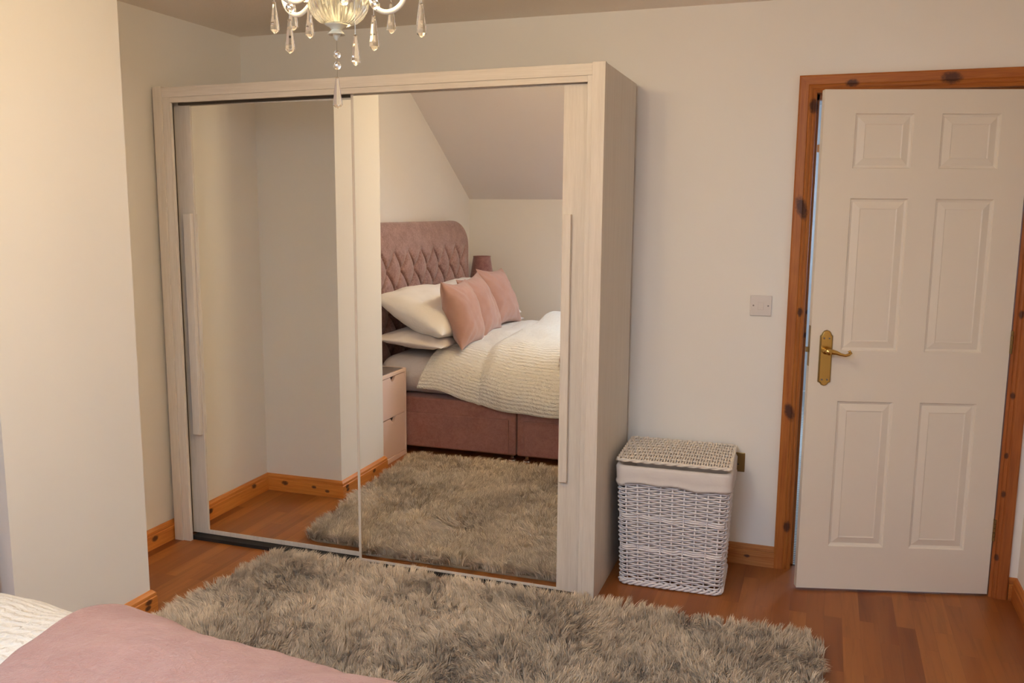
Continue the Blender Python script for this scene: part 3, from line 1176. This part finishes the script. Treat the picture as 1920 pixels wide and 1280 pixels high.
# bedding surfaces share one drape function
def drape(x, q, foot=2.14, extra=0.0, xs=None):
    """q = arc distance from the bed's centre line towards the wardrobe side (+) or the far side (-)"""
    body = sstep(.89, .97, x)
    fold = .35 * math.exp(-((x - .905) / .018) ** 2)
    top = .690 + .028 * body + .055 * sstep(.2, -.5, q) * body - .012 * sstep(1.15, 1.4, x) - .036 * sstep(1.4, 2.15, x) - .010 * fold + extra
    hw = (BY0 - BY1) / 2 + .030 + .022 * body - .012 * fold + extra
    ry, rz = .40 + .05 * body, .27 + .07 * body
    sgn = 1 if q >= 0 else -1
    s = abs(q)
    flat = hw - ry
    if s < flat:
        yy, dz = s, 0.0
    else:
        arc = PI / 2 * (ry + rz) / 2
        t = (s - flat) / arc
        if t < 1:
            a = t * PI / 2
            yy, dz = flat + ry * math.sin(a), rz * (1 - math.cos(a))
        else:
            yy, dz = hw, rz + (s - flat - arc)
    # foot end: same rounding along x
    return sgn, yy, dz, top


def sheet_surface(mb, x_of, q0, q1, nx_, nq, extra, seed, wr=.008, foot=True, hem=None):
    fx, rx, rzx = 2.165 + extra * 1.4, .22, .22

    def f(u, v):
        x = x_of(u, v, q0 + (q1 - q0) * v)
        q = q0 + ((hem(x) if hem else q1) - q0) * v
        xx, dzx = x, 0.0
        if foot and x > fx - rx:
            arc = PI / 2 * rx
            t = (x - (fx - rx)) / arc
            if t < 1:
                xx, dzx = fx - rx + rx * math.sin(t * PI / 2), rzx * (1 - math.cos(t * PI / 2))
            else:
                xx, dzx = fx, rzx + (x - (fx - rx) - arc)
        sgn, yy, dz, top = drape(xx, q, extra=extra)
        dd = (dz ** 3 + dzx ** 3) ** (1 / 3) if (dz > 0 and dzx > 0) else max(dz, dzx)
        z = top - dd
        n1 = noise.noise(Vector((x * 3 + seed, q * 3, 0)))
        n2 = noise.noise(Vector((x * 9 + seed, q * 4, 4)))
        n3 = noise.noise(Vector((x * 22, q * 9 + seed, 8)))
        w_ = wr * (n1 * 1.6 + n2 * .9 + n3 * .35)
        flatness = 1 - min(1, dz / .3)
        z += w_ * (.4 + .6 * flatness)
        hang = min(1, dz / .3)
        # hanging folds swing the side in and out
        yy += hang * (.012 * math.sin(x * 19 + 2 * n1) + .02 * n1) + w_ * (1 - flatness)
        y = YC + sgn * yy
        lo = .30 - extra
        if z < lo + .05: z = lo + .05 * math.exp((z - lo - .05) / .05)
        return (xx + hang * .006 * n2, y, z)
    mb.grid(nx_, nq, f)
    return mb


def uv_grid(o, nx_, nq, x0, x1, q0, q1):
    me = o.data
    uvl = me.uv_layers.new(name='UVMap')
    vi = np.empty(len(me.loops), np.int32)
    me.loops.foreach_get('vertex_index', vi)
    i, j = vi % nx_, vi // nx_
    uv = np.stack([x0 + (x1 - x0) * i / (nx_ - 1), q0 + (q1 - q0) * j / (nq - 1)], 1)
    uvl.data.foreach_set('uv', uv.reshape(-1).astype(np.float32))


QN = .945 + .30          # arc to the hem on the near side
# arc length available: flat + quarter ellipse + drop


def duvet_x(u, v, q):
    # the head edge slants forward towards the hem
    s = sstep(.55, 1.25, q)
    x0 = .64 - .15 * s + .02 * math.sin(q * 7)
    return x0 + (2.41 - x0) * u




def hem_q(x):
    """arc length at which the near side reaches the hem height seen along the bed"""
    body = sstep(.89, .97, x)
    zh = .425 - .07 * sstep(.62, .92, x) - .045 * sstep(.9, 1.2, x)
    top = .690 + .028 * body
    ry, rz = .40 + .05 * body, .27 + .07 * body
    hw = (BY0 - BY1) / 2 + .030 + .022 * body
    return hw - ry + PI / 2 * (ry + rz) / 2 + (top - rz - zh)


mb = sheet_surface(MB(), duvet_x, -1.30, 1.235, 230, 260, 0.0, 3.1, .010, hem=hem_q)
do = mb.build('duvet', m_duvet, None, smooth=True, angle=180)
tag(do, 'white tufted duvet spread over the bed under the pink throw', 'duvet')
uv_grid(do, 230, 260, .5, 2.41, -1.30, 1.235)
sm = do.modifiers.new('thickness', 'SOLIDIFY'); sm.thickness = .018; sm.offset = -1

TX0 = 1.47


def throw_x(u, v, q):
    x0 = TX0 + .015 * math.sin(q * 5) - .07 * sstep(.3, .7, q) + .09 * sstep(.80, .95, q)
    return x0 + (2.475 - x0) * u


mb = sheet_surface(MB(), throw_x, -1.25, 1.20, 200, 300, .020, 3.1, .014)
th = mb.build('throw_blanket', m_throw, None, smooth=True, angle=180)
tag(th, 'fluffy pink throw spread across the foot of the bed', 'throw blanket')
sm = th.modifiers.new('thickness', 'SOLIDIFY'); sm.thickness = .011; sm.offset = -1


# pillows and cushions
def pillow_mesh(a, b, t, ear=.06, seed=0, wr=.006, n=44):
    """a, b half sizes; t half thickness; local x = width, y = height, z = thickness"""
    mb = MB()

    def f(sgn):
        def g(u, v):
            U, V = -1 + 2 * u, -1 + 2 * v
            U = math.sin(U * PI / 2); V = math.sin(V * PI / 2)
            x = a * U * (1 - ear * (1 - V * V))
            y = b * V * (1 - ear * (1 - U * U))
            th_ = t * max(0.0, (1 - abs(U) ** 2.6) * (1 - abs(V) ** 2.6)) ** .55
            r_ = max(abs(U), abs(V))
            nz = noise.noise(Vector((x * 7 + seed, y * 7, seed + sgn)))
            nf = noise.noise(Vector((x * 18 + seed, y * 18, seed * 2 + sgn)))
            edge = 1 - r_ ** 8
            z = sgn * th_ + edge * wr * (nz * 2 + nf * .9)
            # creases running from the corners
            z -= sgn * .008 * edge * abs(U * V) * (1 + math.sin(14 * (abs(U) - abs(V)) + seed))
            return (x, y, z)
        return g
    mb.grid(n, n, f(1))
    base = len(mb.v)
    g = MB().grid(n, n, f(-1))
    g.f = [tuple(reversed(q)) for q in g.f]
    mb.add(g.v, g.f)
    return mb


def place_pillow(name, label, cat, group, c, rot, size, mat, seed, ear=.06):
    o = pillow_mesh(*size, ear=ear, seed=seed).build(name, mat, None, smooth=True, angle=180)
    # weld the two skins
    import bmesh
    bm = bmesh.new(); bm.from_mesh(o.data)
    bmesh.ops.remove_doubles(bm, verts=bm.verts, dist=1e-5)
    bm.to_mesh(o.data); bm.free()
    o.data.polygons.foreach_set('use_smooth', [True] * len(o.data.polygons))
    # local x -> -Y (across the bed), local y -> up the lean, local z -> +X (towards the foot)
    B = Matrix(((0, 0, 1), (-1, 0, 0), (0, 1, 0))).transposed()
    B = Matrix(((0, 0, 1), (-1, 0, 0), (0, 1, 0)))
    o.matrix_world = Matrix.Translation(c) @ Matrix.Rotation(rot[2], 4, 'Z') @ Matrix.Rotation(rot[1], 4, 'Y') @ Matrix.Rotation(rot[0], 4, 'X') @ B.to_4x4()
    return tag(o, label, cat, group)


G = 'white pillows at the head of the bed'
place_pillow('pillow', 'flat white pillow lying underneath at the wardrobe side of the bed', 'pillow', G, (.43, -2.66, .700), (0, -1.50, .03), (.37, .24, .058), m_sheet, 2, .04)
place_pillow('pillow', 'flat white pillow lying underneath at the lamp side of the bed', 'pillow', G, (.43, -3.62, .695), (0, -1.50, 0), (.37, .24, .055), m_sheet, 3, .04)
place_pillow('pillow', 'plump white pillow propped on the headboard behind the nearest pink cushion', 'pillow', G, (.44, -2.72, .862), (0.03, -1.16, .06), (.385, .27, .135), m_pillow, 5, .05)
place_pillow('pillow', 'plump white pillow propped on the headboard behind the farthest pink cushion', 'pillow', G, (.43, -3.55, .855), (-.02, -1.08, 0), (.385, .27, .105), m_pillow, 6, .05)
G = 'pink cushions on the bed'
place_pillow('cushion', 'pink velvet cushion nearest the wardrobe, in front of the other two', 'cushion', G, (.668, -2.64, .862), (.04, -.33, -.06), (.245, .225, .095), m_cushion, 11, .13)
place_pillow('cushion', 'pink velvet cushion between the other two', 'cushion', G, (.625, -3.07, .872), (-.05, -.42, -.03), (.245, .225, .090), m_cushion, 14, .13)
place_pillow('cushion', 'pink velvet cushion farthest from the wardrobe, next to the lamp', 'cushion', G, (.615, -3.52, .890), (.05, -.40, .05), (.245, .225, .090), m_cushion, 19, .13)


# ------------------------------------------------------------------ bedside tables
def bedside(name, label, y0, y1):
    o = thing(name, label, 'bedside table', (0, (y0 + y1) / 2, 0), 0, 'pink bedside tables')
    hw = (y1 - y0) / 2
    x0, x1, Hn = .02, .425, .552
    c = MB().box(x0, x1, -hw, -hw + .017, 0, Hn).box(x0, x1, hw - .017, hw, 0, Hn)
    c.box(x0, x1, -hw + .017, hw - .017, 0, .030).box(x0, x1, -hw + .017, hw - .017, Hn - .022, Hn - .003)
    c.box(x0, x0 + .01, -hw + .017, hw - .017, .03, Hn - .022)
    c.build('cabinet', m_ns, o, bevel=.0015)
    MB().box(x0 + .012, x1 - .014, -hw + .02, hw - .02, Hn - .003, Hn + .001).build('glass_top', m_nsg, o)['label'] = 'grey glass top'
    for z0, z1 in ((.034, .272), (.278, Hn - .026)):
        wv = hw - .019
        poly = [(-wv, z0), (wv, z0), (wv, z1), (.036, z1), (.010, z1 - .030), (-.010, z1 - .030), (-.036, z1), (-wv, z1)]
        d = MB().prism(poly, 'x', x1 - .020, x1 - .003).build('drawer', m_nsd, o)
        MB().box(x1 - .05, x1 - .045, -.05, .05, z1 - .05, z1 - .001).build('recess_shade_sheet', m_dark, d)  # dark sheet behind the notch, painted in place of its shade
    return o


bedside('bedside_table', 'pink two-drawer bedside table between the wall and the bed', -2.275, -1.902)
bedside('bedside_table', 'pink bedside table beyond the bed, under the mauve lamp', -4.495, -4.180)

LP = thing('table_lamp', 'table lamp with a mauve fabric shade beyond the headboard', 'lamp', (.190, -4.312, .554))
MB().lathe([(.055, 0), (.058, .01), (.03, .02), (.022, .06), (.038, .12), (.042, .17), (.02, .23), (.012, .26), (.010, .33)], (0, 0, 0), 24).build('lamp_base', m_chrome, LP, smooth=True)
mb = MB()
R1, R2, Z0, Z1 = .115, .072, .30, .588
n = 40
vs, fs = [], []
for (r1, r2) in ((R1, R2), (R1 - .004, R2 - .004)):
    for r, z in ((r1, Z0), (r2, Z1)):
        vs += [(r * math.cos(2 * PI * k / n), r * math.sin(2 * PI * k / n), z) for k in range(n)]
for k in range(n):
    k2 = (k + 1) % n
    fs += [(k, k2, n + k2, n + k), (2 * n + k, 3 * n + k, 3 * n + k2, 2 * n + k2), (n + k, n + k2, 3 * n + k2, 3 * n + k), (k, 2 * n + k, 2 * n + k2, k2)]
MB().add(vs, fs).build('lamp_shade', m_shade, LP, smooth=True)
for z, r in ((Z0, R1), (Z1, R2)):
    MB().tube([((r + .001) * math.cos(2 * PI * k / n), (r + .001) * math.sin(2 * PI * k / n), z) for k in range(n)], .0025, 6, closed=True).build('shade_trim', m_base, LP, smooth=True)

# ------------------------------------------------------------------ chandelier
CA = (1.806, -2.127)
CS = .9
HC = (H - 1.5321 * (1 - CS)) / CS
CY = thing('chandelier', 'cream five-arm chandelier with hanging glass crystal drops', 'chandelier', (CA[0], CA[1], 1.5321 * (1 - CS)), .3425)
CY.scale = (CS, CS, CS)
# local x runs across the camera's view, local y away from it
mb = MB().lathe([(.060, HC - .03), (.058, HC - .012), (.045, HC)], (0, 0, 0), 32)
mb.build('ceiling_rose', m_enamel, CY, smooth=True)
mb = MB().lathe([(.006, 2.05), (.010, 2.07), (.022, 2.10), (.012, 2.13), (.008, 2.16), (.018, 2.20), (.010, 2.24), (.006, 2.27), (.006, HC - .03)], (0, 0, 0), 20)
mb.build('stem', m_enamel, CY, smooth=True)
# ribbed glass bowl
bw = []
nb_, rings = 72, [(.028, 1.957), (.045, 1.963), (.058, 1.975), (.067, 1.992), (.071, 2.010), (.070, 2.028), (.066, 2.028), (.067, 2.010), (.063, 1.994), (.054, 1.979), (.042, 1.968), (.027, 1.962)]
vs, fs = [], []
for i, (r, z) in enumerate(rings):
    for k in range(nb_ * 2):
        a = 2 * PI * k / (nb_ * 2)
        rr = r * (1 + (.022 * math.cos(36 * a) if i < 6 else 0))
        vs.append((rr * math.cos(a) + .005, rr * math.sin(a), z))
nn = nb_ * 2
for i in range(len(rings)):
    i2 = (i + 1) % len(rings)
    for k in range(nn):
        k2 = (k + 1) % nn
        fs.append((i * nn + k, i * nn + k2, i2 * nn + k2, i2 * nn + k))
MB().add(vs, fs).build('glass_bowl', m_bowl, CY, smooth=True)['label'] = 'ribbed clear glass bowl'
mb = MB().lathe([(.002, 1.922), (.006, 1.927), (.009, 1.934), (.010, 1.940), (.020, 1.9345), (.0205, 1.936), (.012, 1.945), (.015, 1.950), (.026, 1.956), (.027, 1.959), (.010, 1.962), (.008, 2.06)], (0, 0, 0), 28)
mb.build('finial', m_finial, CY, smooth=True)['label'] = 'cream turned finial'
for i in range(5):
    a = math.radians(8 + 72 * i)
    ca, sa = math.cos(a), math.sin(a)

    def rp(r, z): return (r * ca, r * sa, z)
    ctl = [(.010, 2.045), (.035, 2.040), (.062, 2.026), (.085, 2.004), (.108, 1.991), (.130, 1.993), (.150, 2.008), (.160, 2.030), (.163, 2.056)]
    pts = []
    for k in range(len(ctl) - 1):
        p0 = ctl[max(0, k - 1)]; p1 = ctl[k]; p2 = ctl[k + 1]; p3 = ctl[min(len(ctl) - 1, k + 2)]
        for s in range(5):
            t = s / 5
            q = [.5 * ((2 * p1[d]) + (-p0[d] + p2[d]) * t + (2 * p0[d] - 5 * p1[d] + 4 * p2[d] - p3[d]) * t * t + (-p0[d] + 3 * p1[d] - 3 * p2[d] + p3[d]) * t ** 3) for d in (0, 1)]
            pts.append(rp(*q))
    pts.append(rp(*ctl[-1]))
    arm = MB().tube(pts, .0060, 10).build('arm', m_enamel, CY, smooth=True)
    cx_, cy_ = .163 * ca, .163 * sa
    MB().lathe([(.006, 2.052), (.012, 2.056), (.030, 2.062), (.036, 2.070), (.035, 2.072), (.012, 2.066)], (cx_, cy_, 0), 24).build('drip_pan', m_enamel, arm, smooth=True)
    MB().lathe([(.010, 2.066), (.010, 2.118), (.007, 2.120)], (cx_, cy_, 0), 16).build('candle_sleeve', m_enamel, arm, smooth=True)
    bb = MB().lathe([(.007, 2.120), (.014, 2.130), (.0165, 2.140), (.014, 2.156), (.007, 2.170), (.002, 2.180)], (cx_, cy_, 0), 16).build('bulb', m_bulb, arm, smooth=True)
    bb['label'] = 'lit candle bulb'
    ld = bpy.data.lights.new('bulb_light', 'POINT')
    ld.energy = LAMP_W
    ld.color = LAMP_COL
    ld.shadow_soft_size = .035
    lo = bpy.data.objects.new('bulb_light', ld)
    COL.objects.link(lo)
    lo.parent = arm
    lo.location = (cx_ * 1.0, cy_ * 1.0, 2.222)


def drop_mesh(L, s=1.0):
    """faceted crystal drop hanging down from the origin"""
    k = L / .075
    mb = MB()
    mb.lathe([(.0004, -L), (.0055 * k, -L + .003 * k), (.0115 * k, -L + .0085 * k), (.0110 * k, -L + .018 * k), (.0042 * k, -.005), (.0044 * k, -.001), (.0018, 0)], (0, 0, 0), 8)
    return mb


drops = [(-.1287, -.06, 1.995, 1.925), (-.0856, -.10, 1.949, 1.875), (-.1201, .08, 2.036, 1.959), (-.0673, .02, 2.000, 1.930), (.0663, -.13, 1.912, 1.845), (.1016, -.09, 1.961, 1.884),
         (.1129, .12, 2.036, 1.961), (.1955, .03, 2.027, 1.955), (.2049, -.05, 1.997, 1.921), (-.0009, 0, 1.839, 1.766)]
for (x, y, z1, z0) in drops:
    d = drop_mesh(z1 - z0).build('crystal_drop', m_crystal, CY, loc=(x, y, z1))
    if z1 > 1.85:
        hang = 2.062 if math.hypot(x, y) > .12 else 2.02
        MB().tube([(0, 0, 0), (0, 0, hang - z1)], .0005, 5).build('wire', m_wire, d)
beads = [(-.0834, -.10, 1.973, .0105), (-.0602, -.05, 2.005, .009), (-.0587, .02, 2.008, .009), (.0429, -.13, 1.982, .010), (.106, -.09, 1.983, .0105), (0, 0, 1.890, .0088), (0, 0, 1.865, .0092)]
for x, y, z, r in beads:
    MB().sphere((0, 0, 0), r, 10, 7).build('crystal_bead', m_crystal, CY, loc=(x, y, z))
MB().tube([(0, 0, 1.924), (0, 0, 1.838)], .0005, 5).build('wire', m_wire, CY)
